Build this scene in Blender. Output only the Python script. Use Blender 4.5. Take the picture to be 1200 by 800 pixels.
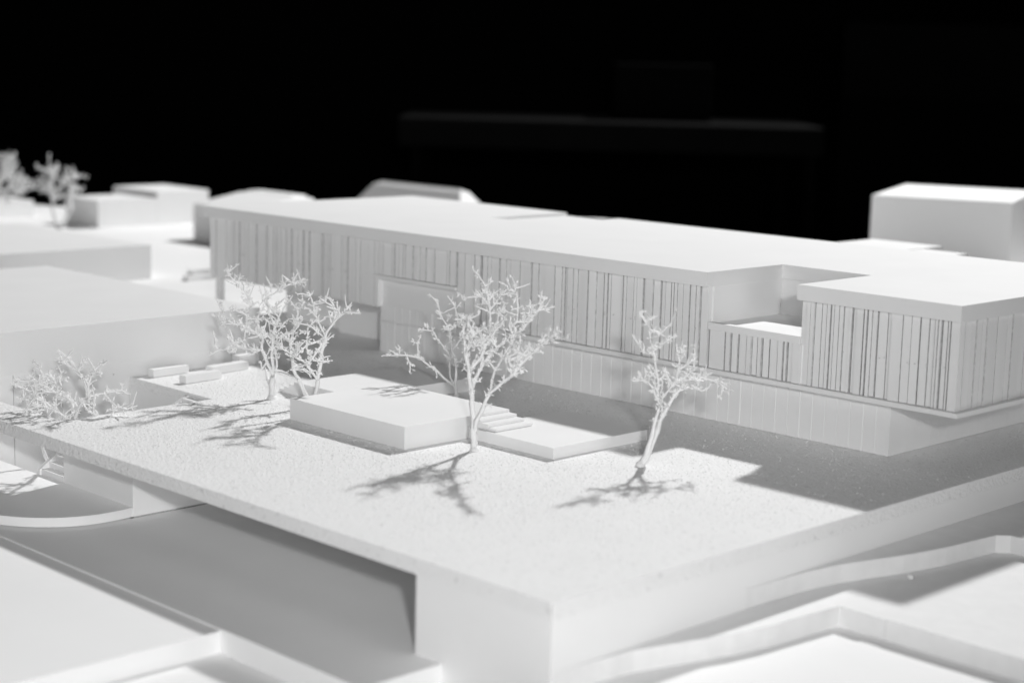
import bpy, bmesh, math, random
from mathutils import Vector, Matrix

# ---------------------------------------------------------------- scene reset
for o in list(bpy.data.objects):
    bpy.data.objects.remove(o, do_unlink=True)
scene = bpy.context.scene
COL = scene.collection

# ---------------------------------------------------------------- camera
cam_data = bpy.data.cameras.new("camera")
cam_data.sensor_width = 36.0
cam_data.lens = 60.33
cam_data.clip_start = 0.05
cam_data.clip_end = 200.0
cam_data.dof.use_dof = True
cam_data.dof.focus_distance = 4.78
cam_data.dof.aperture_fstop = 1.5
cam = bpy.data.objects.new("camera", cam_data)
COL.objects.link(cam)
RIGHT = Vector((0.70369296, 0.71003462, 0.02582745))
UP = Vector((-0.13166183, 0.09459217, 0.98677124))
FWD = Vector((-0.69819866, 0.69778447, -0.1600483))
m = Matrix((RIGHT, UP, -FWD)).transposed().to_4x4()
m.translation = Vector((0.0, 0.0, 1.0))
cam.matrix_world = m
scene.camera = cam

# ---------------------------------------------------------------- world (a dark room)
world = bpy.data.worlds.new("World")
scene.world = world
world.use_nodes = True
bg = world.node_tree.nodes["Background"]
bg.inputs[0].default_value = (1, 1, 1, 1)
bg.inputs[1].default_value = 0.0006

# ---------------------------------------------------------------- lamps
def aim(o, target):
    o.rotation_euler = (Vector(target) - o.location).to_track_quat('-Z', 'Y').to_euler()

def spot(name, loc, target, watts, radius, size_deg, blend):
    d = bpy.data.lights.new(name, 'SPOT')
    d.energy = watts
    d.shadow_soft_size = radius
    d.spot_size = math.radians(size_deg)
    d.spot_blend = blend
    o = bpy.data.objects.new(name, d)
    COL.objects.link(o)
    o.location = loc
    aim(o, target)
    return o

def area(name, loc, target, watts, sx, sy):
    d = bpy.data.lights.new(name, 'AREA')
    d.shape = 'RECTANGLE'
    d.size, d.size_y = sx, sy
    d.energy = watts
    o = bpy.data.objects.new(name, d)
    COL.objects.link(o)
    o.location = loc
    aim(o, target)
    return o

# hard key lamp high behind the model, soft low lamp beside the camera, two added soft fills for the shade
LDIR = Vector((-0.39, 1.13, 1.0))
KEY = Vector((-2.9, 3.2, 0.0)) + LDIR * 9.5
spot("key_lamp", KEY, (-2.9, 3.2, 0.0), 9400, 0.28, 92, 0.5)
spot("fill_lamp", (1.20, -0.58, 1.72), (-4.25, 3.05, 0.0), 560, 0.11, 50, 0.9)
area("overhead_fill", (-2.2, 2.4, 4.2), (-3.6, 3.8, 0.0), 19, 3.4, 3.4)  # added overhead panel, no real lamp: lifts the shaded plaza
area("front_fill", (3.2, -2.6, 1.3), (-3.6, 3.6, 0.0), 190, 7.0, 2.6)  # added soft panel behind the camera, brightens the shaded sides

# ---------------------------------------------------------------- exposure
scene.view_settings.view_transform = 'Standard'
scene.view_settings.look = 'None'
scene.view_settings.exposure = 0.0
scene.view_settings.gamma = 1.0
scene.view_settings.use_curve_mapping = False
scene.render.engine = 'CYCLES'
scene.cycles.max_bounces = 20
scene.cycles.diffuse_bounces = 20
scene.cycles.use_denoising = True
scene.render.resolution_x, scene.render.resolution_y = 1024, 682

# ---------------------------------------------------------------- measured joints and twig skeletons (metres)
SLATS_LEFT = [[-5.462,0],[-5.4148,1],[-5.3741,0],[-5.3465,0],[-5.3064,1],[-5.2937,1],[-5.2648,1],[-5.2414,1],[-5.2111,0],[-5.1845,0],[-5.158,1],[-5.123,0],[-5.0969,1],[-5.0848,1],[-5.0538,0],[-5.0366,0],[-4.9856,0],[-4.9469,1],[-4.9335,1],[-4.9102,0],[-4.8804,1],[-4.8689,1],[-4.8443,1],[-4.8117,0],[-4.768,1],[-4.7584,1],[-4.7232,0],[-4.6916,0],[-4.6601,0],[-4.6289,1],[-4.5979,0],[-4.5594,0],[-4.5138,0],[-4.4836,0],[-4.4612,1]]
SLATS_MID = [[-4.4612,1],[-4.4334,0],[-4.389,0],[-4.3757,1],[-4.3363,0],[-4.3232,1],[-4.2843,0],[-4.2671,1],[-4.2202,0],[-4.1949,0],[-4.176,1],[-4.1447,0],[-4.1033,0],[-4.0746,1],[-4.0665,1],[-4.038,0],[-4.062,0]]
SLATS_RIGHT = [[-4.062,0],[-3.9982,0],[-3.9555,1],[-3.9484,1],[-3.9109,0],[-3.8706,1],[-3.8601,0],[-3.8177,0],[-3.7758,0],[-3.7569,0],[-3.7242,1],[-3.697,0],[-3.6656,0],[-3.6235,0],[-3.5837,1],[-3.574,1],[-3.5301,0],[-3.4843,1],[-3.4529,0],[-3.4228,1],[-3.408,1],[-3.3943,1],[-3.3512,1],[-3.3434,1],[-3.3009,0],[-3.2645,1],[-3.2563,1],[-3.1982,1],[-3.1821,0],[-3.1597,1],[-3.1479,1],[-3.1342,0],[-3.086,1],[-3.0651,0],[-3.0496,1],[-3.022,0]]
SLATS_END = [[-2.7,0],[-2.683,0],[-2.6691,0],[-2.6553,0],[-2.6177,1],[-2.6033,1],[-2.5925,0],[-2.5771,0],[-2.5637,0],[-2.5477,0],[-2.537,1],[-2.5,1],[-2.4888,1],[-2.4757,0],[-2.4583,1],[-2.4292,0],[-2.4164,0],[-2.3816,0],[-2.3564,0],[-2.3307,1],[-2.3059,0],[-2.2887,1],[-2.2797,0],[-2.2692,1],[-2.2522,1],[-2.2432,1],[-2.216,0]]
SLATS_PARAPET = [[-3.01,1],[-2.9521,1],[-2.9321,1],[-2.909,1],[-2.8793,1],[-2.8425,1],[-2.8261,1],[-2.8026,1],[-2.7728,1],[-2.7525,1],[-2.7408,1],[-2.7231,1],[-2.6898,1]]
SIDE_JOINTS = [3.8053, 3.8259, 3.8383, 3.8633, 3.8843, 3.8927, 3.9139, 3.9353, 3.9872, 4.0134, 4.0399, 4.0666, 4.0935, 4.1116]
TREES = {
  't1': ((-4.0306, 3.0296, 0.0), [[[0.0002,0.0012],[-0.001,0.0395],[0.0032,0.0669]],[[0.0032,0.0669],[-0.0147,0.11],[-0.0325,0.1476],[-0.0293,0.1802],[-0.0791,0.2114],[-0.0978,0.219],[-0.1539,0.2213]],[[-0.0325,0.1476],[-0.0657,0.144],[-0.1112,0.1471],[-0.1567,0.1334],[-0.1755,0.1384],[-0.1781,0.1519]],[[-0.1112,0.1471],[-0.1032,0.1728]],[[-0.1112,0.1471],[-0.1406,0.18]],[[-0.1112,0.1471],[-0.1326,0.1297]],[[0.0032,0.0669],[-0.0024,0.1321],[-0.0005,0.1864],[0.0064,0.2136],[0.0143,0.2409],[0.0355,0.2791],[0.054,0.3038]],[[-0.0293,0.1802],[0.0144,0.1976],[0.0304,0.2251]],[[-0.0791,0.2114],[-0.0738,0.2493],[-0.0659,0.2818],[-0.0712,0.314],[-0.1005,0.3481],[-0.1308,0.3901]],[[-0.0738,0.2493],[-0.1192,0.2686]],[[-0.0713,0.3301],[-0.0553,0.3493]],[[-0.0926,0.3536],[-0.0873,0.3779]],[[-0.0791,0.2114],[-0.0855,0.1733]],[[-0.1406,0.2233],[-0.1442,0.2852]],[[-0.1406,0.2314],[-0.1753,0.2439]],[[0.0064,0.2136],[-0.0178,0.2508],[-0.0445,0.2716],[-0.0232,0.2964],[0.0033,0.3106],[0.0352,0.3302],[0.0858,0.3369]],[[0.0033,0.3106],[0.0351,0.349]],[[0.0458,0.3359],[0.0616,0.3657]],[[-0.0126,0.3101],[-0.0154,0.3369]],[[0.0352,0.3302],[0.0777,0.3474]],[[-0.0738,0.2396],[-0.0231,0.2372],[0.0064,0.2136]],[[-0.0444,0.2393],[-0.0428,0.2042]],[[0.0032,0.0669],[0.0122,0.0944],[0.004,0.1431]],[[-0.0147,0.11],[-0.0307,0.0878],[-0.0372,0.1067]],[[-0.001,0.0395],[-0.0172,0.0554],[-0.0254,0.088]],[[-0.0325,0.1476],[-0.0683,0.1276]],[[-0.0293,0.1802],[-0.031,0.2126]],[[-0.0149,0.186],[-0.0657,0.1901]],[[-0.0004,0.1674],[0.0414,0.155],[0.0602,0.1446]],[[-0.0005,0.1864],[0.0306,0.1818],[0.052,0.1661]],[[0.0031,0.086],[0.0256,0.0839],[0.0471,0.0763]],[[0.0143,0.2409],[-0.0071,0.2619],[0.0194,0.2841]],[[-0.0151,0.2509],[-0.0232,0.283]],[[-0.0659,0.2818],[-0.0845,0.2948]],[[-0.0659,0.2765],[-0.0392,0.2906]]]),
  't2': ((-3.8463, 3.0412, 0.0), [[[-0.0001,-0.0],[-0.0224,0.0336],[-0.0463,0.0836],[-0.0596,0.1126],[-0.0676,0.1548],[-0.0704,0.1918],[-0.0602,0.229],[-0.05,0.2715],[-0.0554,0.295]],[[-0.0001,-0.0],[0.0064,0.0387],[0.0165,0.0933],[0.0265,0.1467],[0.039,0.2106],[0.0492,0.2425],[0.0722,0.28],[0.1058,0.3097],[0.1499,0.3109]],[[0.0165,0.0933],[-0.0021,0.1247],[-0.0232,0.1507],[-0.0442,0.1634],[-0.0652,0.1814],[-0.0913,0.1965]],[[0.044,0.2371],[0.0176,0.2785],[-0.0034,0.3042],[-0.045,0.3057]],[[0.0176,0.2785],[0.0016,0.3253],[-0.0089,0.3513]],[[0.0069,0.315],[0.0328,0.3235]],[[-0.0242,0.3063],[-0.0244,0.3325]],[[0.0337,0.221],[-0.0079,0.204],[-0.0338,0.1769],[-0.0549,0.2081]],[[-0.0338,0.1769],[-0.0236,0.2195]],[[-0.0079,0.204],[-0.0029,0.2358]],[[0.0313,0.1998],[0.008,0.1674],[-0.0075,0.1458]],[[0.008,0.1674],[-0.0078,0.1855]],[[0.0722,0.28],[0.0745,0.3115],[0.0588,0.3242],[0.0327,0.3393]],[[0.0693,0.3193],[0.0561,0.3399]],[[0.0721,0.2905],[0.0487,0.2898]],[[0.1006,0.3044],[0.1185,0.3284]],[[0.0903,0.2962],[0.0796,0.3248]],[[0.0388,0.2343],[0.0021,0.2623],[-0.0396,0.2717]],[[0.0022,0.2439],[-0.029,0.2431]],[[0.0265,0.1467],[0.0526,0.1538]],[[0.0081,0.1595],[0.0447,0.1578]],[[-0.0596,0.1126],[-0.0334,0.1106],[-0.0123,0.0952]],[[-0.0596,0.1126],[-0.0257,0.1294]],[[-0.0463,0.0836],[-0.0857,0.1012],[-0.1067,0.1086]],[[-0.0602,0.229],[-0.0344,0.2666]],[[-0.05,0.2715],[-0.0449,0.2926]],[[-0.0704,0.1918],[-0.0967,0.2175]],[[-0.0676,0.1548],[-0.0443,0.1819]],[[-0.0649,0.1337],[-0.0387,0.1184]],[[-0.0601,0.2185],[-0.0862,0.2125]]]),
  't3': ((-3.1564, 3.0267, 0.0), [[[-0.0011,-0.001],[-0.004,0.0795],[-0.008,0.1269],[-0.0185,0.2093],[-0.0283,0.262],[-0.0351,0.3087],[-0.0304,0.3556]],[[-0.0021,0.0438],[0.0046,0.0857],[0.0183,0.1217],[0.0375,0.1695],[0.0913,0.224],[0.1304,0.278],[0.1584,0.3109],[0.198,0.3412]],[[0.0375,0.1695],[0.0479,0.2229],[0.073,0.2588],[0.0951,0.3005],[0.0828,0.3294]],[[-0.0089,0.1683],[0.0103,0.216],[0.0498,0.2641],[0.0839,0.2885],[0.1181,0.3069],[0.1572,0.3547],[0.2031,0.3617]],[[-0.0185,0.2093],[0.0097,0.2454],[0.0262,0.2811],[0.0335,0.3398],[0.0266,0.3862],[0.0172,0.4208],[0.0053,0.435]],[[0.0328,0.3689],[0.0061,0.4002],[-0.037,0.3961]],[[0.0329,0.3631],[0.058,0.3987],[0.0924,0.4054],[0.0976,0.4258]],[[0.0924,0.4054],[0.0602,0.4277]],[[0.0981,0.4055],[0.105,0.365],[0.1001,0.3298],[0.0833,0.3119]],[[-0.0283,0.262],[-0.0091,0.3094],[-0.0217,0.3558],[0.0067,0.374]],[[-0.0217,0.3558],[-0.0393,0.367]],[[0.0262,0.2811],[0.054,0.3286],[0.0532,0.3578]],[[0.0913,0.224],[0.0845,0.265],[0.119,0.2718]],[[0.1304,0.278],[0.107,0.2891],[0.0727,0.2706]],[[0.1181,0.3069],[0.1343,0.3483],[0.1364,0.3775]],[[0.1572,0.3547],[0.1736,0.3843]],[[0.1584,0.3109],[0.172,0.3405]],[[-0.0287,0.2796],[0.0089,0.2806],[0.0371,0.3106]],[[-0.0091,0.3094],[0.0192,0.3335]],[[0.0103,0.216],[0.0153,0.2514],[-0.0026,0.2744]],[[-0.0351,0.3087],[-0.0095,0.3269],[0.0138,0.3159]],[[0.0498,0.2641],[0.0372,0.3048],[0.0654,0.3348]],[[0.0951,0.3005],[0.1174,0.3303]],[[0.073,0.2588],[0.1073,0.2773]],[[0.0361,0.3515],[0.0704,0.3641]],[[0.0172,0.4208],[0.0341,0.4329]],[[0.0266,0.3862],[0.0404,0.4098]],[[0.0086,0.2923],[-0.011,0.2625]],[[0.1082,0.2421],[0.0851,0.2386]],[[0.1416,0.2929],[0.1647,0.2935]],[[0.1001,0.3298],[0.129,0.3306]]]),
  't3b': ((-3.6693, 3.4397, 0.0), [[[-0.0012,0.0003],[-0.0034,0.0424],[-0.0036,0.117],[0.0015,0.1239]],[[-0.0068,0.0423],[-0.0646,0.0984],[-0.1119,0.1344],[-0.1487,0.1435],[-0.2119,0.1452]],[[-0.1119,0.1344],[-0.116,0.1781],[-0.1098,0.2052]],[[-0.116,0.1781],[-0.136,0.1843]],[[-0.1466,0.1416],[-0.1382,0.1168],[-0.1378,0.0897]],[[-0.1382,0.1168],[-0.1249,0.1151]],[[-0.1687,0.1464],[-0.1704,0.1699]],[[-0.0068,0.0423],[-0.0187,0.0725],[-0.0256,0.1502],[-0.0597,0.1931],[-0.0702,0.2197],[-0.1135,0.2253]],[[-0.0869,0.2226],[-0.0885,0.2427]],[[-0.0036,0.117],[-0.0191,0.1571],[-0.0235,0.2109],[-0.0474,0.2438],[-0.0684,0.3002]],[[-0.0235,0.2109],[-0.0007,0.2316],[-0.0084,0.285],[-0.0288,0.3113]],[[-0.0474,0.2438],[-0.0645,0.2702]],[[-0.0083,0.2784],[0.0014,0.292]],[[-0.0036,0.117],[0.028,0.1347]],[[-0.019,0.1503],[0.0037,0.1779],[0.0199,0.1986]],[[-0.0235,0.2109],[-0.0435,0.2137]],[[-0.0646,0.0984],[-0.0576,0.0817]],[[-0.0007,0.2316],[0.0255,0.2457]],[[-0.034,0.2375],[-0.0212,0.2579]]]),
  't4': ((-2.7687, 3.2376, 0.0), [[[-0.0001,0.0002],[0.0184,0.037],[0.0285,0.0944],[0.0389,0.1452],[0.0413,0.1642]],[[0.0099,0.0145],[0.0215,0.0371],[0.0495,0.1139],[0.0724,0.1587],[0.0958,0.1908],[0.1202,0.1978]],[[0.0413,0.1642],[0.021,0.2077],[0.0019,0.2229],[-0.0257,0.219]],[[0.0413,0.1642],[0.0357,0.2269],[0.0278,0.2705],[0.0169,0.3139],[0.0124,0.3512],[-0.0168,0.3938]],[[0.0271,0.2893],[-0.0039,0.2947],[-0.0301,0.3376]],[[0.0207,0.2953],[0.0415,0.3146],[0.0805,0.3374]],[[0.0144,0.3481],[0.0405,0.3395],[0.0671,0.365]],[[0.0025,0.3695],[0.0236,0.3794]],[[0.041,0.1705],[0.0647,0.1963],[0.0822,0.2219],[0.0927,0.266],[0.1033,0.3069]],[[0.0927,0.266],[0.0817,0.3094]],[[0.0958,0.1908],[0.1071,0.2163],[0.1436,0.2298],[0.181,0.2214],[0.2118,0.1952]],[[0.1436,0.2298],[0.1738,0.2431]],[[0.1261,0.2042],[0.1547,0.1861],[0.173,0.1929]],[[0.1069,0.2225],[0.1302,0.2545],[0.128,0.3044]],[[0.0296,0.2268],[0.0099,0.2576]],[[0.0701,0.2153],[0.0533,0.2493]],[[0.0021,0.2198],[-0.0142,0.2413]],[[0.0822,0.2219],[0.1192,0.2229],[0.1564,0.2176]],[[0.0706,0.2027],[0.1184,0.2417],[0.1618,0.2366]],[[0.0935,0.2473],[0.1235,0.2668]],[[0.0647,0.1963],[0.0834,0.1937]],[[0.036,0.2207],[0.0629,0.2402]],[[0.181,0.2214],[0.1931,0.2248]]]),
  't5': ((-4.345, 2.455, -0.262), [[[0.0,0.0],[0.0172,0.0865],[-0.004,0.1378],[-0.0216,0.1796],[-0.0276,0.2263],[-0.0293,0.259],[-0.001,0.3064]],[[0.0,0.0],[0.0607,0.1537],[0.1007,0.2204],[0.1125,0.2441],[0.1267,0.2772],[0.1407,0.2962],[0.1615,0.3154],[0.1666,0.3527],[0.1761,0.3877],[0.2035,0.393]],[[0.1407,0.2962],[0.1542,0.2802],[0.195,0.2487]],[[0.1615,0.3154],[0.146,0.3521],[0.1282,0.3841],[0.0738,0.4058]],[[0.1282,0.3841],[0.1058,0.4113],[0.0698,0.4403]],[[0.1282,0.3841],[0.1468,0.4123]],[[0.1267,0.2772],[0.0997,0.3091],[0.0542,0.3218],[0.0129,0.316],[-0.0469,0.2935]],[[0.0542,0.3218],[0.0361,0.3353],[-0.0136,0.3664]],[[0.0768,0.3084],[0.0593,0.3544],[0.0437,0.3772]],[[0.0361,0.3353],[0.023,0.372],[0.0054,0.4086]],[[0.1077,0.23],[0.0624,0.2614],[0.0168,0.2742],[-0.0339,0.2589]],[[0.0624,0.2614],[0.0262,0.2885],[-0.0054,0.3109],[-0.0712,0.3394]],[[0.0985,0.225],[0.0757,0.2338],[0.0252,0.2324],[-0.0158,0.243]],[[0.1615,0.3154],[0.2005,0.3257],[0.2463,0.3316],[0.2644,0.3181]],[[0.2005,0.3257],[0.2367,0.2894],[0.2641,0.2808],[0.2916,0.2909]],[[0.1761,0.3877],[0.2107,0.421]],[[0.0129,0.316],[-0.0058,0.2923],[-0.0246,0.2638]],[[0.0819,0.3411],[0.0732,0.3687],[0.0917,0.3877]],[[0.027,0.335],[0.009,0.3531],[-0.0458,0.354]],[[0.0997,0.3091],[0.1084,0.2767],[0.0852,0.2574]],[[0.1752,0.3111],[0.177,0.2692]],[[0.2463,0.3316],[0.2533,0.3503]],[[0.2367,0.2894],[0.2227,0.2657]],[[0.0678,0.3175],[0.0627,0.2801],[0.0439,0.2516]],[[0.0168,0.2742],[-0.0153,0.2734]]]),
  't6': ((-8.7434, 5.059, 0.0), [[[0.002,-0.0013],[-0.0079,0.0085],[-0.0268,0.075],[-0.0387,0.1617],[-0.044,0.2415],[-0.0362,0.3083],[-0.0626,0.3242],[-0.1222,0.3426]],[[-0.0362,0.3083],[-0.0484,0.3744]],[[-0.0368,0.275],[0.0045,0.3558]],[[0.002,-0.0013],[0.0189,0.0092],[0.0708,0.1177],[0.0617,0.1776],[0.0695,0.2512],[0.0841,0.3314]],[[0.07,0.2845],[0.1336,0.3028]],[[-0.0385,0.175],[0.016,0.2431],[0.0371,0.3102],[0.0311,0.3499]],[[0.0617,0.1776],[0.1025,0.2254],[0.1426,0.2331]],[[-0.0446,0.2082],[-0.0847,0.2072],[-0.1182,0.1996]],[[-0.0444,0.2216],[-0.0974,0.2402],[-0.1305,0.2559]],[[-0.0389,0.155],[0.0285,0.1901],[0.0689,0.2112]],[[-0.0235,0.2754],[-0.0221,0.3551]],[[0.0695,0.2512],[0.0432,0.2771]],[[0.016,0.2431],[-0.01,0.2824]],[[0.0689,0.2112],[0.0962,0.2519]],[[-0.044,0.2415],[-0.0635,0.2743]]]),
  't7': ((-9.1871, 4.8891, 0.0), [[[0.0001,-0.0005],[0.0073,0.0749],[0.0226,0.1503],[0.0448,0.2324],[0.074,0.3213],[0.0951,0.3557],[0.1231,0.397]],[[0.0226,0.1503],[0.085,0.1995],[0.1268,0.2482],[0.1746,0.2562],[0.2148,0.2233]],[[0.085,0.1995],[0.1531,0.2013],[0.2349,0.2102]],[[0.0448,0.2324],[0.0938,0.2948],[0.1353,0.3297]],[[0.074,0.3213],[0.089,0.3894]],[[0.0448,0.2324],[0.0604,0.321],[0.0514,0.3749]],[[0.1268,0.2482],[0.1411,0.2824],[0.1748,0.2698]],[[0.0226,0.1503],[0.0706,0.1651],[0.1185,0.1732],[0.1664,0.188]],[[0.085,0.1995],[0.1067,0.2612],[0.121,0.2955]],[[0.0226,0.1503],[-0.0164,0.2308],[-0.0348,0.3185]],[[0.0448,0.2324],[0.0193,0.3064],[0.0206,0.3673]],[[0.1531,0.2013],[0.1798,0.1748]],[[0.0938,0.2948],[0.1082,0.3358]],[[0.1185,0.1732],[0.1452,0.1467]],[[0.0589,0.2532],[0.0864,0.2675]],[[0.1061,0.234],[0.1604,0.2287],[0.2014,0.2365]],[[0.0706,0.1651],[0.0972,0.1318]]]),
}

# ---------------------------------------------------------------- materials
def material(name, base, mottle=0.03, mscale=6.0, rough=0.62, bump=0.15, bscale=180.0, bdist=0.0015, speck=0.0, sscale=110.0):
    mt = bpy.data.materials.new(name)
    mt.use_nodes = True
    nt = mt.node_tree
    b = nt.nodes["Principled BSDF"]
    b.inputs["Roughness"].default_value = rough
    b.inputs["Specular IOR Level"].default_value = 0.09
    tc = nt.nodes.new("ShaderNodeTexCoord")
    geo = nt.nodes.new("ShaderNodeNewGeometry")
    n1 = nt.nodes.new("ShaderNodeTexNoise")
    n1.inputs["Scale"].default_value = mscale
    n1.inputs["Detail"].default_value = 5.0
    nt.links.new(geo.outputs["Position"], n1.inputs["Vector"])
    r1 = nt.nodes.new("ShaderNodeMapRange")
    r1.inputs["From Min"].default_value = 0.3
    r1.inputs["From Max"].default_value = 0.7
    r1.inputs["To Min"].default_value = base - mottle
    r1.inputs["To Max"].default_value = base + mottle
    nt.links.new(n1.outputs["Fac"], r1.inputs["Value"])
    col = r1.outputs["Result"]
    n2 = nt.nodes.new("ShaderNodeTexNoise")
    n2.inputs["Scale"].default_value = bscale
    n2.inputs["Detail"].default_value = 3.0
    nt.links.new(geo.outputs["Position"], n2.inputs["Vector"])
    height = n2.outputs["Fac"]
    if speck > 0:
        v = nt.nodes.new("ShaderNodeTexVoronoi")
        v.inputs["Scale"].default_value = sscale
        v.inputs["Randomness"].default_value = 1.0
        nt.links.new(geo.outputs["Position"], v.inputs["Vector"])
        n3 = nt.nodes.new("ShaderNodeTexNoise")
        n3.inputs["Scale"].default_value = sscale * 0.45
        n3.inputs["Detail"].default_value = 2.0
        nt.links.new(geo.outputs["Position"], n3.inputs["Vector"])
        th = nt.nodes.new("ShaderNodeMapRange")        # only here and there a dark grain
        th.inputs["From Min"].default_value = 0.62
        th.inputs["From Max"].default_value = 0.74
        th.inputs["To Min"].default_value = 0.0
        th.inputs["To Max"].default_value = speck
        nt.links.new(n3.outputs["Fac"], th.inputs["Value"])
        sub = nt.nodes.new("ShaderNodeMath")
        sub.operation = 'SUBTRACT'
        nt.links.new(col, sub.inputs[0])
        nt.links.new(th.outputs["Result"], sub.inputs[1])
        col = sub.outputs[0]
        ad = nt.nodes.new("ShaderNodeMath")
        ad.operation = 'ADD'
        nt.links.new(n2.outputs["Fac"], ad.inputs[0])
        nt.links.new(v.outputs["Distance"], ad.inputs[1])
        height = ad.outputs[0]
    nt.links.new(col, b.inputs["Base Color"])
    bp = nt.nodes.new("ShaderNodeBump")
    bp.inputs["Strength"].default_value = bump
    bp.inputs["Distance"].default_value = bdist
    nt.links.new(height, bp.inputs["Height"])
    nt.links.new(bp.outputs["Normal"], b.inputs["Normal"])
    return mt

M = {
    'card':   material('white_card', 0.83, 0.012, 5.0, 0.6, 0.12, 160.0),
    'ground': material('white_ground_board', 0.835, 0.015, 3.0, 0.65, 0.15, 120.0),
    'foam':   material('white_cut_board_edge', 0.80, 0.02, 25.0, 0.7, 0.35, 90.0, 0.002),
    'plaza':  material('white_sanded_board', 0.825, 0.012, 8.0, 0.7, 0.62, 110.0, 0.003, 0.16, 130.0),
    'burnt':  material('laser_browned_card_edge', 0.58, 0.10, 90.0, 0.8, 0.2, 160.0),
    'twig':   material('white_painted_twig', 0.82, 0.04, 60.0, 0.5, 0.4, 300.0, 0.001),
    'dark':   material('black_cloth', 0.0005, 0.0002, 2.0, 0.9, 0.1, 40.0),
    'dark2':  material('dark_grey_furniture', 0.0022, 0.0007, 3.0, 0.85, 0.1, 40.0),
}

# ---------------------------------------------------------------- helpers
def link_mesh(name, bm, mat, parent=None, smooth=False):
    me = bpy.data.meshes.new(name)
    bmesh.ops.recalc_face_normals(bm, faces=bm.faces[:])
    bm.to_mesh(me)
    bm.free()
    me.materials.append(M[mat])
    if smooth:
        for p in me.polygons:
            p.use_smooth = True
    o = bpy.data.objects.new(name, me)
    COL.objects.link(o)
    if parent is not None:
        o.parent = parent
        o.matrix_parent_inverse = Matrix.Translation(-parent.location)
    return o

def add_box(bm, x0, x1, y0, y1, z0, z1, bevel=0.0):
    r = bmesh.ops.create_cube(bm, size=1.0)
    for v in r['verts']:
        v.co = Vector((x0 + (v.co.x + .5) * (x1 - x0), y0 + (v.co.y + .5) * (y1 - y0), z0 + (v.co.z + .5) * (z1 - z0)))
    if bevel > 0:
        es = {e for v in r['verts'] for e in v.link_edges}
        bmesh.ops.bevel(bm, geom=list(es), offset=bevel, segments=2, affect='EDGES', profile=0.6)

def box(name, mat, x0, x1, y0, y1, z0, z1, parent=None, bevel=0.0015):
    bm = bmesh.new()
    add_box(bm, x0, x1, y0, y1, z0, z1, bevel)
    return link_mesh(name, bm, mat, parent)

def prism(name, mat, pts, z0, z1, parent=None, bevel=0.0):
    bm = bmesh.new()
    lo = [bm.verts.new((x, y, z0)) for x, y in pts]
    hi = [bm.verts.new((x, y, z1)) for x, y in pts]
    n = len(pts)
    top = bm.faces.new(hi)
    bm.faces.new(lo[::-1])
    for i in range(n):
        bm.faces.new((lo[i], lo[(i + 1) % n], hi[(i + 1) % n], hi[i]))
    if bevel > 0:
        bmesh.ops.bevel(bm, geom=list(top.edges), offset=bevel, segments=2, affect='EDGES', profile=0.6)
    return link_mesh(name, bm, mat, parent)

def empty(name, loc):
    o = bpy.data.objects.new(name, None)
    o.empty_display_size = 0.05
    COL.objects.link(o)
    o.location = loc
    return o

def tag(o, label, cat, group=None):
    o["label"] = label
    o["category"] = cat
    if group:
        o["group"] = group
    return o

def structure(o, label=None):
    o["kind"] = "structure"
    if label:
        o["label"] = label
    return o

_cube = {}
def piece(name, mat, x0, x1, y0, y1, z0, z1, parent, rz=0.0, side=False):
    """a plain board or slat: all pieces of one kind share one small mesh"""
    key = (name, mat, side)
    if key not in _cube:
        bm = bmesh.new()
        add_box(bm, -.5, .5, -.5, .5, -.5, .5)
        if name == 'board':        # cut edge of the board: a small chamfer on one side
            for v in bm.verts:
                if v.co.x > 0 and v.co.y < 0:
                    v.co.x -= .10
            bm.free()
            bm = bmesh.new()
            prof = [(-.5, -.5), (.46, -.5), (.5, -.15), (.5, .5), (-.5, .5)]
            lo = [bm.verts.new((x, y, -.5)) for x, y in prof]
            hi = [bm.verts.new((x, y, .5)) for x, y in prof]
            bm.faces.new(hi)
            bm.faces.new(lo[::-1])
            for i in range(5):
                bm.faces.new((lo[i], lo[(i + 1) % 5], hi[(i + 1) % 5], hi[i]))
        bmesh.ops.recalc_face_normals(bm, faces=bm.faces[:])
        me = bpy.data.meshes.new(name)
        bm.to_mesh(me)
        bm.free()
        me.materials.append(M[mat])
        if name == 'slat':          # the cut flanks of the slats are browned by the laser
            me.materials.append(M['burnt'])
            for p in me.polygons:
                if abs(p.normal.x) > .9 and side is False:
                    p.material_index = 1
                if abs(p.normal.y) > .9 and side is True:
                    p.material_index = 1
        _cube[key] = me
    o = bpy.data.objects.new(name, _cube[key])
    COL.objects.link(o)
    o.location = ((x0 + x1) / 2, (y0 + y1) / 2, (z0 + z1) / 2)
    o.scale = (x1 - x0, y1 - y0, z1 - z0)
    o.rotation_euler = (0, 0, rz)
    o.parent = parent
    loc = parent.location.copy()
    if parent.parent is not None:
        loc = Vector((0, 0, 0)) if parent.type == 'MESH' else loc
    o.matrix_parent_inverse = Matrix.Translation(-loc)
    return o

# ================================================================ the setting
rnd = random.Random(7)
# table top far ground of the model, level with the plaza
structure(prism('ground', 'ground', [(-4.582, 3.395), (-4.582, 5.9), (-2.3, 5.9), (-2.3, 8.4), (-7.6, 8.4), (-8.4, 7.4), (-9.3, 6.2), (-10.5, 5.6), (-10.5, 3.395)], -0.30, -0.003),
          'flat white base board behind the long building')
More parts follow.
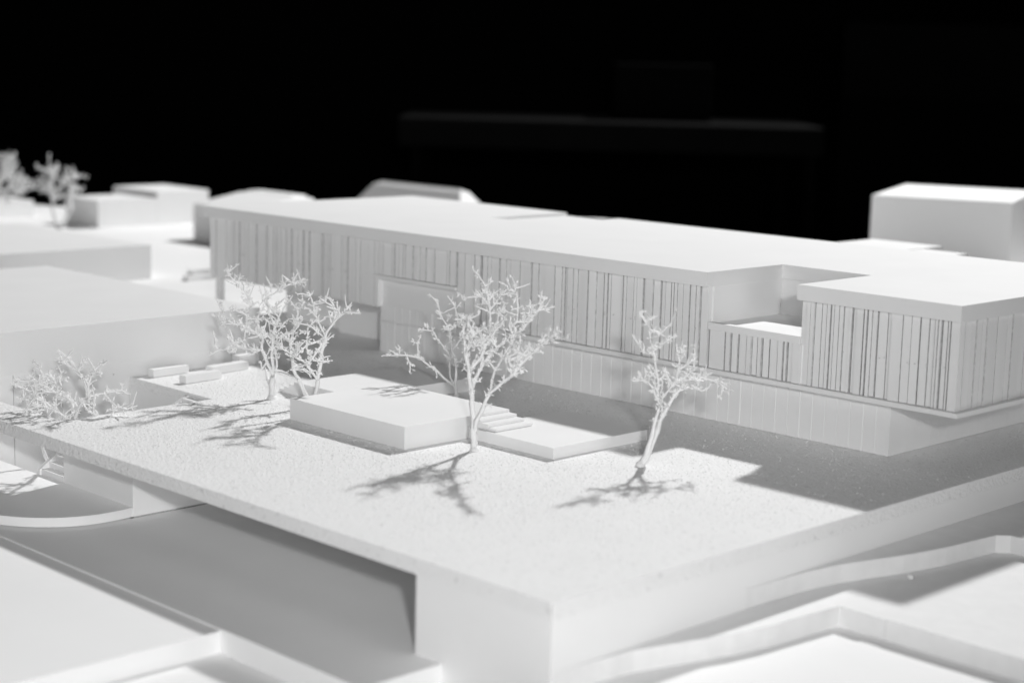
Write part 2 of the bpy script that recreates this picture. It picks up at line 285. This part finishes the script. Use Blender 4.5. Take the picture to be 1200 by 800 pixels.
# the street under and in front of the plaza
structure(prism('street', 'ground', [(-9.0, 2.05), (-2.44, 2.05), (-2.44, 3.2), (-3.781, 3.2), (-3.781, 2.386), (-9.0, 2.386)], -0.45, -0.203), 'lower street running under the plaza deck')
structure(prism('street_edge', 'ground', [(-9.0, 0.75), (-2.905, 0.75), (-2.905, 2.0495), (-9.0, 2.0495)], -0.45, -0.2075), 'sunlit lower street strip in the front left')
structure(prism('lower_ground', 'ground', [(-2.9045, 0.75), (-2.1375, 0.75), (-2.1375, 2.262), (-2.4395, 2.262), (-2.4395, 2.0495), (-2.9045, 2.0495)], -0.45, -0.256), 'sunken ground in front of the plaza pier')

def wavy(pts, step, amp, rnd):
    """a hand-cut edge: the polyline cut into short lengths, each a little off"""
    out = []
    for (ax, ay), (bx, by) in zip(pts, pts[1:]):
        L = math.hypot(bx - ax, by - ay)
        n = max(1, int(L / step))
        for k in range(n):
            t = k / n
            j = amp if 0 < k else 0
            out.append((ax + (bx - ax) * t + rnd.uniform(-j, j), ay + (by - ay) * t + rnd.uniform(-j, j)))
    out.append(pts[-1])
    return out

pit_edge = wavy([(-2.136, 2.27), (-2.1335, 2.38), (-2.123, 2.485), (-2.099, 2.568), (-2.056, 2.717), (-2.038, 2.811), (-2.019, 3.043), (-1.90, 3.037)], 0.015, 0.0006, rnd)
structure(prism('lower_terrace', 'foam', pit_edge + [(-1.90, 5.4), (-2.136, 5.4)], -0.40, -0.140), 'low white terrain layer at the foot of the plaza wall')
structure(prism('lower_terrace', 'foam', [(-1.8985, 3.0365)] + wavy([(-1.8985, 3.0365), (-1.0, 3.02)], 0.02, 0.0007, rnd)[1:] + [(-1.0, 5.4), (-1.8985, 5.4)], -0.40, -0.1375), 'second board of the low terrain layer on the right')
structure(prism('pit_floor', 'ground', [(-2.136, 0.75), (-1.93, 0.75), (-1.93, 3.10), (-2.136, 3.10)], -0.42, -0.1865), 'floor of the sunken pit beside the plaza wall')
structure(prism('pit_floor', 'ground', [(-1.9285, 0.75), (-0.9, 0.75), (-0.9, 3.10), (-1.9285, 3.10)], -0.42, -0.184), 'bright floor of the sunken pit in the front right')
up_edge = wavy([(-2.136, 2.86), (-2.1345, 2.95), (-2.129, 3.06), (-2.113, 3.176), (-2.086, 3.27), (-2.060, 3.356), (-2.043, 3.43), (-2.031, 3.492), (-2.020, 3.60), (-2.010, 3.68), (-1.985, 3.705), (-1.940, 3.705), (-1.90, 3.90)], 0.010, 0.00025, rnd)
structure(prism('upper_terrace', 'foam', up_edge + [(-1.90, 5.35), (-2.136, 5.35)], -0.139, -0.095), 'upper rough-cut terrain layer along the plaza wall')
bm = bmesh.new()
bmesh.ops.create_icosphere(bm, subdivisions=2, radius=0.0075)
for v in bm.verts:
    v.co *= rnd.uniform(.75, 1.2)
    v.co.z *= .7
crumb = link_mesh('crumb', bm, 'foam')
crumb.location = (-2.03, 3.34, -0.136)
tag(crumb, 'tiny white crumb of board lying in the shade below the rough terrain edge', 'crumb')

# the plaza deck with its pier and supports
plaza_pts = [(-6.4, 2.26), (-2.137, 2.26), (-2.137, 5.35), (-4.578, 5.35), (-4.578, 2.888), (-4.13, 2.888), (-4.13, 2.386), (-6.4, 2.386)]
plaza = structure(prism('plaza', 'plaza', plaza_pts, -0.034, 0.0, None, 0.0015), 'white sanded plaza deck with a square opening')
box('pier', 'card', -2.52, -2.1371, 2.2602, 5.35, -0.44, -0.0342, plaza, 0.0)
box('support_block', 'card', -4.13, -3.782, 2.392, 5.3, -0.1995, -0.0342, plaza, 0.0008)
box('gap_shade', 'burnt', -4.12, -3.790, 2.400, 5.3, -0.30, -0.1996, plaza, 0.0)  # dark filler below the block: shade of the gap put into its colour
box('back_wall', 'card', -3.7815, -2.5205, 3.201, 3.35, -0.30, -0.0342, plaza, 0.0)
box('court_wall', 'card', -4.577, -4.1305, 2.8885, 3.3, -0.30, -0.0342, plaza, 0.0)

# loose grit brushed over the sanded plaza: far too many grains to count
g_rnd = random.Random(77)
verts, faces = [], []
while len(verts) < 14000 * 5:
    x, y = g_rnd.uniform(-4.55, -2.15), g_rnd.uniform(2.27, 3.82)
    if x < -4.13 and 2.36 < y < 2.90:
        continue
    if -4.11 < x < -2.95 and 2.885 < y < 3.61 and not (x > -3.27 and y < 3.11) and not (x < -3.77 and y < 3.10):
        continue
    dens = .25 + .75 * math.exp(-((x + 3.2) ** 2 + (y - 2.75) ** 2) / .45) + .12 * math.exp(-((x + 2.6) ** 2 + (y - 3.45) ** 2) / .05)
    if y > 3.28:
        dens *= .4                  # fewer white grains: the building's shadow put into the grit density
    if g_rnd.random() > dens:
        continue
    r = g_rnd.choice((.0010, .0013, .0017, .0024)) * g_rnd.uniform(.8, 1.2)
    a = g_rnd.uniform(0, 6.28)
    b = len(verts)
    for k in range(4):
        q = g_rnd.uniform(.7, 1.2) * r
        verts.append((x + q * math.cos(a + 1.5708 * k), y + q * math.sin(a + 1.5708 * k), -0.0004))
    verts.append((x + g_rnd.uniform(-.3, .3) * r, y + g_rnd.uniform(-.3, .3) * r, r * g_rnd.uniform(.7, 1.3)))
    for k in range(4):
        faces.append((b + k, b + (k + 1) % 4, b + 4))
me = bpy.data.meshes.new('grit')
me.from_pydata(verts, [], faces)
me.materials.append(M['foam'])
grit = bpy.data.objects.new('grit', me)
COL.objects.link(grit)
grit["kind"] = "stuff"
tag(grit, 'fine white grit scattered over the sanded plaza deck', 'grit')

curve = [(-3.7835, 2.3915), (-3.779, 2.33), (-3.784, 2.27), (-3.80, 2.222), (-3.826, 2.178), (-3.868, 2.132), (-3.929, 2.091),
         (-4.02, 2.05), (-4.14, 2.015), (-4.30, 1.99), (-4.55, 1.975), (-5.4, 1.97)]
def smooth_curve(p, n=5):
    out = []
    for i in range(len(p) - 1):
        a, b, c, d = p[max(i - 1, 0)], p[i], p[i + 1], p[min(i + 2, len(p) - 1)]
        for k in range(n):
            t = k / n
            out.append(tuple(.5 * (2 * b[q] + (c[q] - a[q]) * t + (2 * a[q] - 5 * b[q] + 4 * c[q] - d[q]) * t * t + (3 * b[q] - a[q] - 3 * c[q] + d[q]) * t ** 3) for q in (0, 1)))
    return out + [p[-1]]
curve = smooth_curve(curve)
structure(prism('court_terrace', 'card', curve + [(-5.4, 2.386), (-4.2645, 2.386), (-4.2645, 2.3915)], -0.1995, -0.175, None, 0.001),
          'low terrace with a curved edge in the sunken court')

structure(prism('court_floor', 'card', [(-4.60, 2.3865), (-4.131, 2.3865), (-4.131, 2.888), (-4.60, 2.888)], -0.33, -0.262), 'sunken floor of the court below the terrace')

# the dark room behind the table
import_n = Vector((-.7071, .7071, 0))
def dark_slab(name, mat, across0, across1, dist0, dist1, z0, z1, parent=None):
    """a box square to the room, 45 degrees to the model"""
    e = Vector((.7071, .7071, 0))
    bm = bmesh.new()
    add_box(bm, across0, across1, dist0, dist1, z0, z1, 0.01)
    for v in bm.verts:
        v.co = e * v.co.x + import_n * v.co.y + Vector((0, 0, v.co.z))
    return link_mesh(name, bm, mat, parent)
structure(dark_slab('room_wall', 'dark', -9, 9, 17.0, 17.2, -1.6, 5.0), 'black wall of the unlit room')
structure(dark_slab('room_floor', 'dark', -9, 9, -1.0, 16.9, -1.7, -1.6), 'black floor of the unlit room')

t = empty('table', (-9.0, 10.0, -1.6))
tag(t, 'dark table barely seen in the unlit room behind the model', 'table')
dark_slab('tabletop', 'dark', -0.9, 2.3, 13.02, 14.6, 0.52, 0.58, t)
dark_slab('apron', 'dark2', -0.9, 2.3, 13.0, 13.02, 0.36, 0.57, t)
for ax in (-0.8, 2.2):
    for dd in (13.1, 14.5):
        dark_slab('leg', 'dark', ax, ax + .06, dd, dd + .06, -1.598, 0.519, t)
tag(dark_slab('case', 'dark', 0.75, 1.5, 13.5, 14.2, 0.581, 1.02), 'black case standing on the dark table in the background', 'case')
c = empty('cabinet', (-6.5, 12.5, -1.6))
tag(c, 'dark grey cabinet faintly visible at the right of the unlit room', 'cabinet')
dark_slab('body', 'dark', 2.75, 5.4, 14.8, 15.8, -1.598, 0.80, c)
dark_slab('front_panel', 'dark2', 2.75, 5.4, 14.78, 14.8, 0.78, 1.42, c)

# ================================================================ the long building
ROOF_T, ROOF_B = 0.432, 0.390
B = empty('long_building', (-3.85, 4.3, 0.0))
tag(B, 'long flat-roofed white model building with slatted upper storey over a boarded base', 'model building')
box('core', 'card', -5.455, -3.020, 3.825, 4.83, 0.165, ROOF_B - .001, B, 0.0)
core2 = box('terrace_wall', 'card', -3.0195, -2.7005, 4.145, 4.83, 0.158, ROOF_B - .001, B, 0.0)
box('core', 'card', -2.7000, -2.242, 3.825, 4.83, 0.158, ROOF_B - .001, B, 0.0)
box('terrace_floor', 'card', -3.0195, -2.7005, 3.825, 4.1445, 0.158, 0.283, B, 0.0)
box('terrace_rail', 'card', -3.0195, -2.7005, 3.802, 3.8248, 0.268, 0.2885, B, 0.001)
box('column', 'card', -5.447, -5.420, 3.822, 3.846, -0.002, 0.1648, B, 0.001)
roof_pts = [(-5.477, 3.785), (-3.016, 3.785), (-3.016, 4.141), (-2.705, 4.141), (-2.705, 3.785), (-2.206, 3.785), (-2.206, 4.85),
            (-4.30, 4.85), (-4.30, 4.46), (-4.57, 4.43), (-4.57, 4.85), (-5.477, 4.85)]
roof = prism('roof', 'card', roof_pts, ROOF_B, ROOF_T, B, 0.0012)
box('roof_well', 'card', -4.5695, -4.3005, 4.4645, 4.8495, ROOF_B + .0005, 0.4205, B, 0.0)
box('undercroft_wall', 'card', -5.30, -5.18, 4.13, 4.80, -0.002, 0.1645, B, 0.0)  # unseen return wall, added to keep key light out of the undercroft

# upper storey: one slat after another, each a little more or less proud
def slats(parent, joints, z0, z1, rnd, front=3.800):
    fine = [joints[0]]
    for j in joints[1:]:                    # the wide ones are ribbed once more
        wd = j[0] - fine[-1][0]
        if wd > .034 and rnd.random() < .75:
            fine.append([fine[-1][0] + wd * rnd.uniform(.3, .7), 0])
        fine.append(j)
    joints = fine
    for idx, ((xa, da), (xb, db)) in enumerate(zip(joints, joints[1:])):
        ga = 0.0048 if da else 0.0020
        gb = 0.0048 if db else 0.0020
        x0, x1 = xa + ga / 2, xb - gb / 2
        if x1 - x0 < 0.0025:
            continue
        d = rnd.choice((0.0, 0.001, 0.002, 0.003, 0.005, 0.007))
        piece('slat', 'card', x0, x1, front + d, 3.8225, z0 + rnd.uniform(0, .0014), z1, parent, rnd.uniform(-.07, .07) if idx < len(joints) - 2 else 0.0,
              None if idx == len(joints) - 2 else False)     # the corner slat has a clean edge
rnd = random.Random(21)
F1 = box('facade', 'card', -5.461, -4.4615, 3.8225, 3.8245, 0.163, 0.3893, B, 0.0)
slats(F1, SLATS_LEFT, 0.161, 0.3895, rnd)
F2 = box('facade', 'card', -4.4610, -4.0625, 3.8225, 3.8245, 0.273, 0.3893, B, 0.0)
slats(F2, SLATS_MID, 0.274, 0.3895, rnd)
F3 = box('facade', 'card', -4.0620, -3.0222, 3.8225, 3.8245, 0.158, 0.3893, B, 0.0)
slats(F3, SLATS_RIGHT, 0.1585, 0.3895, rnd)
F4 = box('facade', 'card', -2.6995, -2.2365, 3.8225, 3.8245, 0.158, 0.3893, B, 0.0)
slats(F4, SLATS_END, 0.1585, 0.3895, rnd)
F5 = box('facade', 'card', -3.0190, -2.7010, 3.8225, 3.8245, 0.158, 0.2675, B, 0.0)
slats(F5, SLATS_PARAPET, 0.1585, 0.2685, rnd, 3.799)
F6 = box('facade', 'card', -2.2415, -2.2395, 3.8250, 4.83, 0.158, 0.3893, B, 0.0)
ys = [3.806] + SIDE_JOINTS[1:]
while ys[-1] < 4.80:
    ys.append(ys[-1] + rnd.choice((.012, .02, .026, .033, .045)))
for ya, yb in zip(ys, ys[1:]):
    d = rnd.choice((0.0, 0.0, 0.001, 0.002, 0.003)) if ya > 3.83 else 0.0
    g = rnd.choice((.0016, .0022, .0035))
    piece('slat', 'card', -2.2395, -2.216 - d, ya + g / 2, yb - g / 2, 0.1585, 0.3895, F6, rnd.uniform(-.05, .05), True)

# nicks left by the laser along the middle of the storey
for (fo, xa, xb) in ((F1, -5.4, -4.5), (F3, -4.0, -3.05), (F4, -2.68, -2.24)):
    bm = bmesh.new()
    for _ in range(int((xb - xa) * 26)):
        x = rnd.uniform(xa, xb)
        for zz in ((.262, .268) if rnd.random() < .5 else (.265,)):
            if rnd.random() < .8:
                add_box(bm, x, x + rnd.uniform(.002, .0045), 3.7985, 3.803, zz, zz + .0014)
    link_mesh('laser_marks', bm, 'burnt', fo)["kind"] = "stuff"

# ledges under the slats
prism('ledge', 'card', [(-4.0640, 3.790), (-2.202, 3.790), (-2.202, 4.84), (-4.0640, 4.84)], 0.1455, 0.1578, B, 0.0008)
box('ledge', 'card', -4.4840, -4.0642, 3.793, 3.8345, 0.2615, 0.2732, B, 0.0008)
# boarded base
base = box('base', 'card', -4.0635, -2.4285, 3.840, 4.70, -0.002, 0.1453, B, 0.0)
n = 40
w = (-2.424 + 4.063) / n
for i in range(n):
    x = -4.063 + i * w
    d = rnd.uniform(0, .0012)
    piece('board', 'card', x + .0003, x + w - .0003, 3.834 + d, 3.8405, 0.0026, 0.1450, base, rnd.uniform(-.006, .006))
y = 3.8345
while y < 4.66:
    piece('side_board', 'card', -2.4290, -2.4235, y + .0002, y + w - .0002, 0.0030, 0.1450, base, rnd.uniform(-.006, .006))
    y += w
stair_box = box('stair_tower', 'card', -4.4810, -4.0637, 3.840, 4.5, -0.002, 0.2613, B, 0.0)
n = 11
w = (-4.0645 + 4.4835) / n
for i in range(n):
    x = -4.4835 + i * w
    zc = 0.108 + rnd.uniform(-.002, .002)
    for z0, z1 in ((0.0005, zc - .0008), (zc + .0008, 0.2610)):
        piece('board', 'card', x + .0003, x + w - .0003, 3.834 + rnd.uniform(0, .001), 3.8405, z0, z1, stair_box, rnd.uniform(-.008, .008))
# wall standing back under the overhang
box('undercroft_wall', 'card', -4.915, -4.4815, 4.0, 4.08, -0.002, 0.1645, B, 0.0)
box('undercroft_wall', 'card', -5.30, -4.9152, 4.05, 4.1295, -0.002, 0.1645, B, 0.0)

# ================================================================ neighbouring model buildings
L = empty('low_building', (-5.25, 2.9, 0.0))
tag(L, 'low white flat-roofed model block at the left edge beside the sunken court', 'model building')
box('upper_wall', 'card', -5.95, -4.578, 2.388, 3.390, 0.050, 0.179, L, 0.001)
for ya, yb in ((2.388, 2.4905), (2.4930, 2.652), (2.6535, 3.388)):
    box('lower_panel', 'card', -4.66, -4.5815, ya, yb, -0.30, 0.0495, L, 0.0004)
box('body', 'card', -5.94, -4.661, 2.39, 3.385, -0.174, 0.0495, L, 0.0)

box('pin_hole', 'burnt', -4.5785, -4.5772, 2.828, 2.832, 0.012, 0.016, L, 0.0)
tag(box('flat_block', 'card', -7.78, -6.589, 2.6, 4.274, -0.002, 0.152), 'wide low white block directly behind the low building, near the small tree', 'model building', 'plain background blocks')
tag(box('flat_block', 'card', -9.03, -8.677, 5.274, 5.674, -0.002, 0.158), 'small white block in the back left beside the small tree, with a shaded left side', 'model building', 'plain background blocks')
tag(box('flat_block', 'card', -9.16, -8.677, 5.6755, 6.04, -0.002, 0.195), 'taller white block rising behind the small shaded block in the back left', 'model building', 'plain background blocks')
tag(box('flat_block', 'card', -9.75, -9.45, 4.9, 5.3, -0.002, 0.10), 'low white block half hidden behind the tree at the left edge', 'model building', 'plain background blocks')

def hip_block(name, x0, x1, y0, y1, ze, zr, inx, iny0, iny1, label):
    h = empty(name, ((x0 + x1) / 2, (y0 + y1) / 2, -0.002))
    tag(h, label, 'model building')
    box('wall', 'card', x0, x1, y0, y1, -0.002, ze, h, 0.0)
    bm = bmesh.new()
    lo = [bm.verts.new(p) for p in ((x0, y0, ze), (x1, y0, ze), (x1, y1, ze), (x0, y1, ze))]
    hi = [bm.verts.new(p) for p in ((x0 + inx, y0 + iny0, zr), (x1 - inx, y0 + iny0, zr), (x1 - inx, y1 - iny1, zr), (x0 + inx, y1 - iny1, zr))]
    bm.faces.new(hi)
    bm.faces.new(lo[::-1])
    for i in range(4):
        bm.faces.new((lo[i], lo[(i + 1) % 4], hi[(i + 1) % 4], hi[i]))
    es = [e for e in bm.edges if e.verts[0] in hi and e.verts[1] in hi]
    bmesh.ops.bevel(bm, geom=es, offset=0.02, segments=3, affect='EDGES')
    link_mesh('roof', bm, 'card', h)
    return h
hip_block('hipped_block', -7.90, -7.36, 5.40, 5.86, 0.195, 0.262, 0.05, 0.30, 0.04, 'white block with a sloping roof just behind the left end of the long building')
hip_block('mansard_block', -8.36, -7.40, 6.93, 7.16, 0.12, 0.248, 0.09, 0.09, 0.10, 'white block with steep rounded roof ends showing above the long roof')

T = empty('tower_block', (-4.6, 7.8, -0.002))
tag(T, 'large plain white block standing behind the right end of the long building', 'model building')
prism('body', 'card', [(-4.775, 7.266), (-4.144, 7.512), (-4.50, 8.38), (-5.14, 8.14)], -0.002, 0.403, T, 0.006)
W = empty('rear_block', (-3.5, 5.4, -0.002))
tag(W, 'low white flat roofs showing just above the long roof in front of the large block', 'model building')
box('roof', 'card', -3.735, -3.425, 4.98, 5.71, -0.002, 0.360, W, 0.002)
box('roof', 'card', -3.4245, -3.235, 4.98, 5.57, -0.002, 0.358, W, 0.002)

# ================================================================ plaza furniture
def steps(parent, n, f):
    for k in range(n):
        f(k)
P1 = empty('raised_platform', (-3.5, 3.1, 0.0))
tag(P1, 'higher white raised platform with side steps in the middle of the plaza', 'platform')
box('deck', 'card', -3.760, -3.275, 2.888, 3.270, 0.0005, 0.0610, P1, 0.0008)
box('lower_deck', 'card', -4.035, -3.7602, 3.112, 3.60, 0.0005, 0.0405, P1, 0.0008)
for k in range(3):
    box('step', 'card', -4.035 - .024 * (k + 1), -4.0352 - .024 * k, 3.113, 3.40, 0.0005, 0.0303 - .0098 * k, P1, 0.0006)
for k in range(3):
    box('step', 'card', -3.2748 + .031 * k, -3.2752 + .031 * (k + 1), 3.13, 3.268, 0.0312, 0.0535 - .0076 * k, P1, 0.0006)
P2 = tag(box('low_platform', 'card', -3.2745, -2.956, 3.115, 3.482, 0.0005, 0.0305, None, 0.0008),
         'thin lower white platform on the plaza in front of the boarded base', 'platform')
def bench(x0, x1, y0, y1, rz, label, h=0.0245):
    b = box('bench', 'card', -(x1 - x0) / 2, (x1 - x0) / 2, -(y1 - y0) / 2, (y1 - y0) / 2, 0.0, h, None, 0.0008)
    b.location = ((x0 + x1) / 2, (y0 + y1) / 2, 0.0008)
    b.rotation_euler = (0, 0, rz)
    tag(b, label, 'bench', 'block benches above the court')
bench(-4.553, -4.522, 2.937, 3.072, .05, 'white block bench closest to the low building wall, leftmost of the row')
bench(-4.408, -4.376, 2.955, 3.096, .08, 'white block bench nearest the court stairs, in front of the others')
bench(-4.492, -4.458, 3.108, 3.262, .12, 'white block bench furthest right of the three in the light')
bench(-4.56, -4.525, 3.265, 3.335, .0, 'small block bench standing in the shade behind the tree', 0.034)
tag(box('low_slab', 'card', -6.47, -6.425, 4.36, 4.52, -0.0025, 0.016), 'thin white slab lying on the ground left of the corner column', 'slab', 'little slabs by the column')
tag(box('low_slab', 'card', -6.64, -6.59, 4.50, 4.60, -0.0025, 0.022), 'stubby white slab on the ground, the further one left of the column', 'slab', 'little slabs by the column')

# stair from the court up to the plaza
ST = empty('court_stair', (-4.19, 2.64, -0.175))
tag(ST, 'narrow white stair climbing out of the sunken court to the plaza', 'stair')
for k in range(6):                      # lower flight, landing, upper flight
    ya, zt = 2.392 + k * .023, -0.175 + (k + 1) * .0165
    box('step', 'card', -4.2500, -4.1315, ya, 2.530, -0.30 if k == 0 else zt - .0162, zt, ST, 0.0006)
box('landing', 'card', -4.2500, -4.1315, 2.5302, 2.780, -0.30, -0.0660, ST, 0.0006)
for k in range(4):
    ya, zt = 2.7802 + k * .0265, -0.0660 + (k + 1) * .0132
    box('step', 'card', -4.2500, -4.1315, ya, 2.887, -0.30 if k == 0 else zt - .0129, zt, ST, 0.0006)
bm = bmesh.new()
prof = [(2.3868, -0.2615), (2.3868, -0.160), (2.392, -0.157), (2.530, -0.060), (2.775, -0.060), (2.885, -0.006), (2.885, -0.2615)]
va = [bm.verts.new((-4.2640, y, z)) for y, z in prof]
vb = [bm.verts.new((-4.2505, y, z)) for y, z in prof]
bm.faces.new(va)
bm.faces.new(vb[::-1])
for i in range(7):
    bm.faces.new((va[i], va[(i + 1) % 7], vb[(i + 1) % 7], vb[i]))
link_mesh('stringer', bm, 'card', ST)

# ================================================================ trees: painted twigs
EX = Vector((.70711, .70711, 0))
EN = Vector((-.70711, .70711, 0))

def add_tube(bm, pts, radii, sides=6):
    rings = []
    for i, p in enumerate(pts):
        a = pts[max(i - 1, 0)]
        b = pts[min(i + 1, len(pts) - 1)]
        d = (b - a)
        d = d.normalized() if d.length > 1e-7 else Vector((0, 0, 1))
        u = d.orthogonal().normalized()
        v = d.cross(u)
        rings.append([bm.verts.new(p + (u * math.cos(2 * math.pi * k / sides) + v * math.sin(2 * math.pi * k / sides)) * radii[i]) for k in range(sides)])
    for r0, r1 in zip(rings, rings[1:]):
        # match the ring starts so that the tube does not twist
        s = min(range(sides), key=lambda k: (r1[k].co - r0[0].co).length)
        r1[:] = r1[s:] + r1[:s]
        if (r1[1].co - r0[1].co).length > (r1[-1].co - r0[1].co).length:
            r1[:] = [r1[0]] + r1[:0:-1]
        for k in range(sides):
            bm.faces.new((r0[k], r0[(k + 1) % sides], r1[(k + 1) % sides], r1[k]))
    bm.faces.new(rings[0])
    bm.faces.new(rings[-1])

def add_bud(bm, p, d, length, rad, rnd):
    d = d.normalized()
    u = d.orthogonal().normalized()
    v = d.cross(u)
    a = rnd.uniform(0, 6.28)
    base = bm.verts.new(p)
    ring = [bm.verts.new(p + d * length * .55 + (u * math.cos(a + k * 1.5708) * rad + v * math.sin(a + k * 1.5708) * rad * .6)) for k in range(4)]
    tip = bm.verts.new(p + d * length)
    for k in range(4):
        bm.faces.new((base, ring[(k + 1) % 4], ring[k]))
        bm.faces.new((tip, ring[k], ring[(k + 1) % 4]))

def rand_dir(rnd):
    while True:
        v = Vector((rnd.uniform(-1, 1), rnd.uniform(-1, 1), rnd.uniform(-1, 1)))
        if .1 < v.length < 1:
            return v.normalized()

def twig_tree(key, label, rnd, trunk_r, bud=1.0, spread=0.5, spikes=0.5, fuzz=0.8):
    base, lines = TREES[key]
    base = Vector(base)
    root = empty('twig_tree', base)
    tag(root, label, 'model tree', 'twig trees of the model')
    tb, cb = bmesh.new(), bmesh.new()
    known = []                       # (lateral, height, depth, radius) along what has grown so far
    hmax = max(p[1] for l in lines for p in l)
    for li, line in enumerate(lines):
        total = sum(math.hypot(b[0] - a[0], b[1] - a[1]) for a, b in zip(line, line[1:]))
        if known:
            near = min(known, key=lambda k: (k[0] - line[0][0]) ** 2 + (k[1] - line[0][1]) ** 2)
            d0, r0 = near[2], near[3] * .72
            if line[0][1] < 0.02:
                d0, r0 = 0.0, trunk_r
        else:
            d0, r0 = 0.0, trunk_r
        slope = rnd.uniform(-spread, spread) if li else rnd.uniform(-.08, .08)
        r0 = max(r0, 0.0027 * bud)
        r1 = max(0.0019 * bud, r0 * (.75 if (li == 0 and len(lines[0]) <= 3) else .34))
        pts, radii, run = [], [], 0.0
        for i, (a, b) in enumerate(zip(line, line[1:])):
            seg = math.hypot(b[0] - a[0], b[1] - a[1])
            n = max(2, int(seg / .012))
            for k in range(n + (1 if i == len(line) - 2 else 0)):
                t = k / n
                s = run + seg * t
                wob = .0012 * math.sin(s * 90 + li)
                lat, h = a[0] + (b[0] - a[0]) * t + wob, a[1] + (b[1] - a[1]) * t
                dep = d0 + slope * s + .004 * math.sin(s * 40 + li * 2.1)
                rr = r0 + (r1 - r0) * (s / max(total, 1e-6))
                rr *= 1 + .10 * math.sin(s * 160 + li)
                pts.append(base + EX * lat + EN * dep + Vector((0, 0, max(h, 0.0) - (0.003 if li == 0 and i == 0 and k == 0 else 0))))
                radii.append(rr)
                known.append((lat, h, dep, rr))
            run += seg
        thick = r0 > trunk_r * .55
        add_tube(tb if thick else cb, pts, radii)
        # nodes with small buds and short spikes
        if li == 0 and len(line) <= 3:
            continue
        s_next = 0.02
        acc = 0.0
        for p, q in zip(pts, pts[1:]):
            acc += (q - p).length
            h = p.z - base.z
            if acc > s_next and h > hmax * .30:
                s_next = acc + rnd.uniform(.009, .022) * max(1, bud * .8)
                axis = (q - p).normalized()
                for _ in range(rnd.randint(3, 8)):
                    dd = (rand_dir(rnd) + axis * .5 + Vector((0, 0, .25))).normalized()
                    add_bud(cb, p + rand_dir(rnd) * .004 * bud, dd, rnd.uniform(.008, .022) * bud, rnd.uniform(.0017, .0034) * bud, rnd)
                if rnd.random() < spikes:
                    dd = (rand_dir(rnd) + Vector((0, 0, .5)) + axis * .4).normalized()
                    Ls = rnd.uniform(.016, .05) * bud
                    add_tube(cb, [p, p + dd * Ls * .5 + rand_dir(rnd) * .002, p + dd * Ls], [.0023 * bud, .0020 * bud, .0014 * bud], 5)
                    for _ in range(rnd.randint(0, 3)):
                        add_bud(cb, p + dd * Ls * rnd.uniform(.4, .9), rand_dir(rnd), rnd.uniform(.008, .014) * bud, .0032 * bud, rnd)
        # side twigs growing out of the plane of the main limbs
        if not (li == 0 and len(line) <= 3):
            for _ in range(int(total / .05 * fuzz)):
                k = rnd.randint(1, len(pts) - 1)
                p = pts[k]
                if p.z - base.z < hmax * .38:
                    continue
                axis = (pts[k] - pts[k - 1]).normalized()
                dd = (EN * rnd.choice((-1, 1)) * rnd.uniform(.5, 1.3) + EX * rnd.uniform(-.5, .5) + Vector((0, 0, rnd.uniform(-.1, .8))) + axis * .3).normalized()
                Ls = rnd.uniform(.025, .065) * bud
                mid = p + dd * Ls * .5 + rand_dir(rnd) * .004 * bud
                add_tube(cb, [p, mid, p + dd * Ls], [.0026 * bud, .0021 * bud, .0014 * bud], 5)
                for _b in range(rnd.randint(3, 6)):
                    add_bud(cb, p + dd * Ls * rnd.uniform(.35, 1.0), (rand_dir(rnd) + dd * .6).normalized(), rnd.uniform(.008, .018) * bud, rnd.uniform(.0018, .0034) * bud, rnd)
        tipd = (pts[-1] - pts[-2]).normalized()
        for _ in range(rnd.randint(1, 3)):
            add_bud(cb, pts[-1] - tipd * rnd.uniform(0, .012), (rand_dir(rnd) + tipd).normalized(), rnd.uniform(.008, .016) * bud, .0034 * bud, rnd)
    # a small foot where the twig is glued in
    add_tube(tb, [base + Vector((0, 0, -.002)), base + Vector((0, 0, .003)), base + Vector((0, 0, .012))], [trunk_r * 1.45, trunk_r * 1.3, trunk_r * .9], 8)
    link_mesh('trunk', tb, 'twig', root, True)
    link_mesh('crown', cb, 'twig', root, False)
    return root

twig_tree('t1', 'bushy white twig tree on the plaza beside the block benches', random.Random(3), .0112, 1.0, .55, .75, .9)
twig_tree('t2', 'white twig tree with two stems rising behind the raised platform', random.Random(5), .0072, 1.0, .55, .7, .8)
twig_tree('t3', 'tall dense white twig tree at the corner of the raised platform', random.Random(8), .0095, 0.97, .6, .65, 1.5)
twig_tree('t3b', 'slender white twig tree reaching left behind the raised platform', random.Random(11), .0066, 0.9, .35, .15, .3)
twig_tree('t4', 'leaning white twig tree standing alone at the shadow edge right of the platforms', random.Random(14), .0092, 0.92, .42, .5, 1.2)
twig_tree('t5', 'spiky white twig tree growing out of the sunken court at the left', random.Random(17), .0075, 1.0, .4, .9, .3)
twig_tree('t6', 'small blurred white twig tree in the back left against the dark room', random.Random(23), .0115, 1.35, .4, .8)
twig_tree('t7', 'blurred white twig tree cut off by the left edge of the picture', random.Random(29), .0130, 1.6, .4, 1.0)
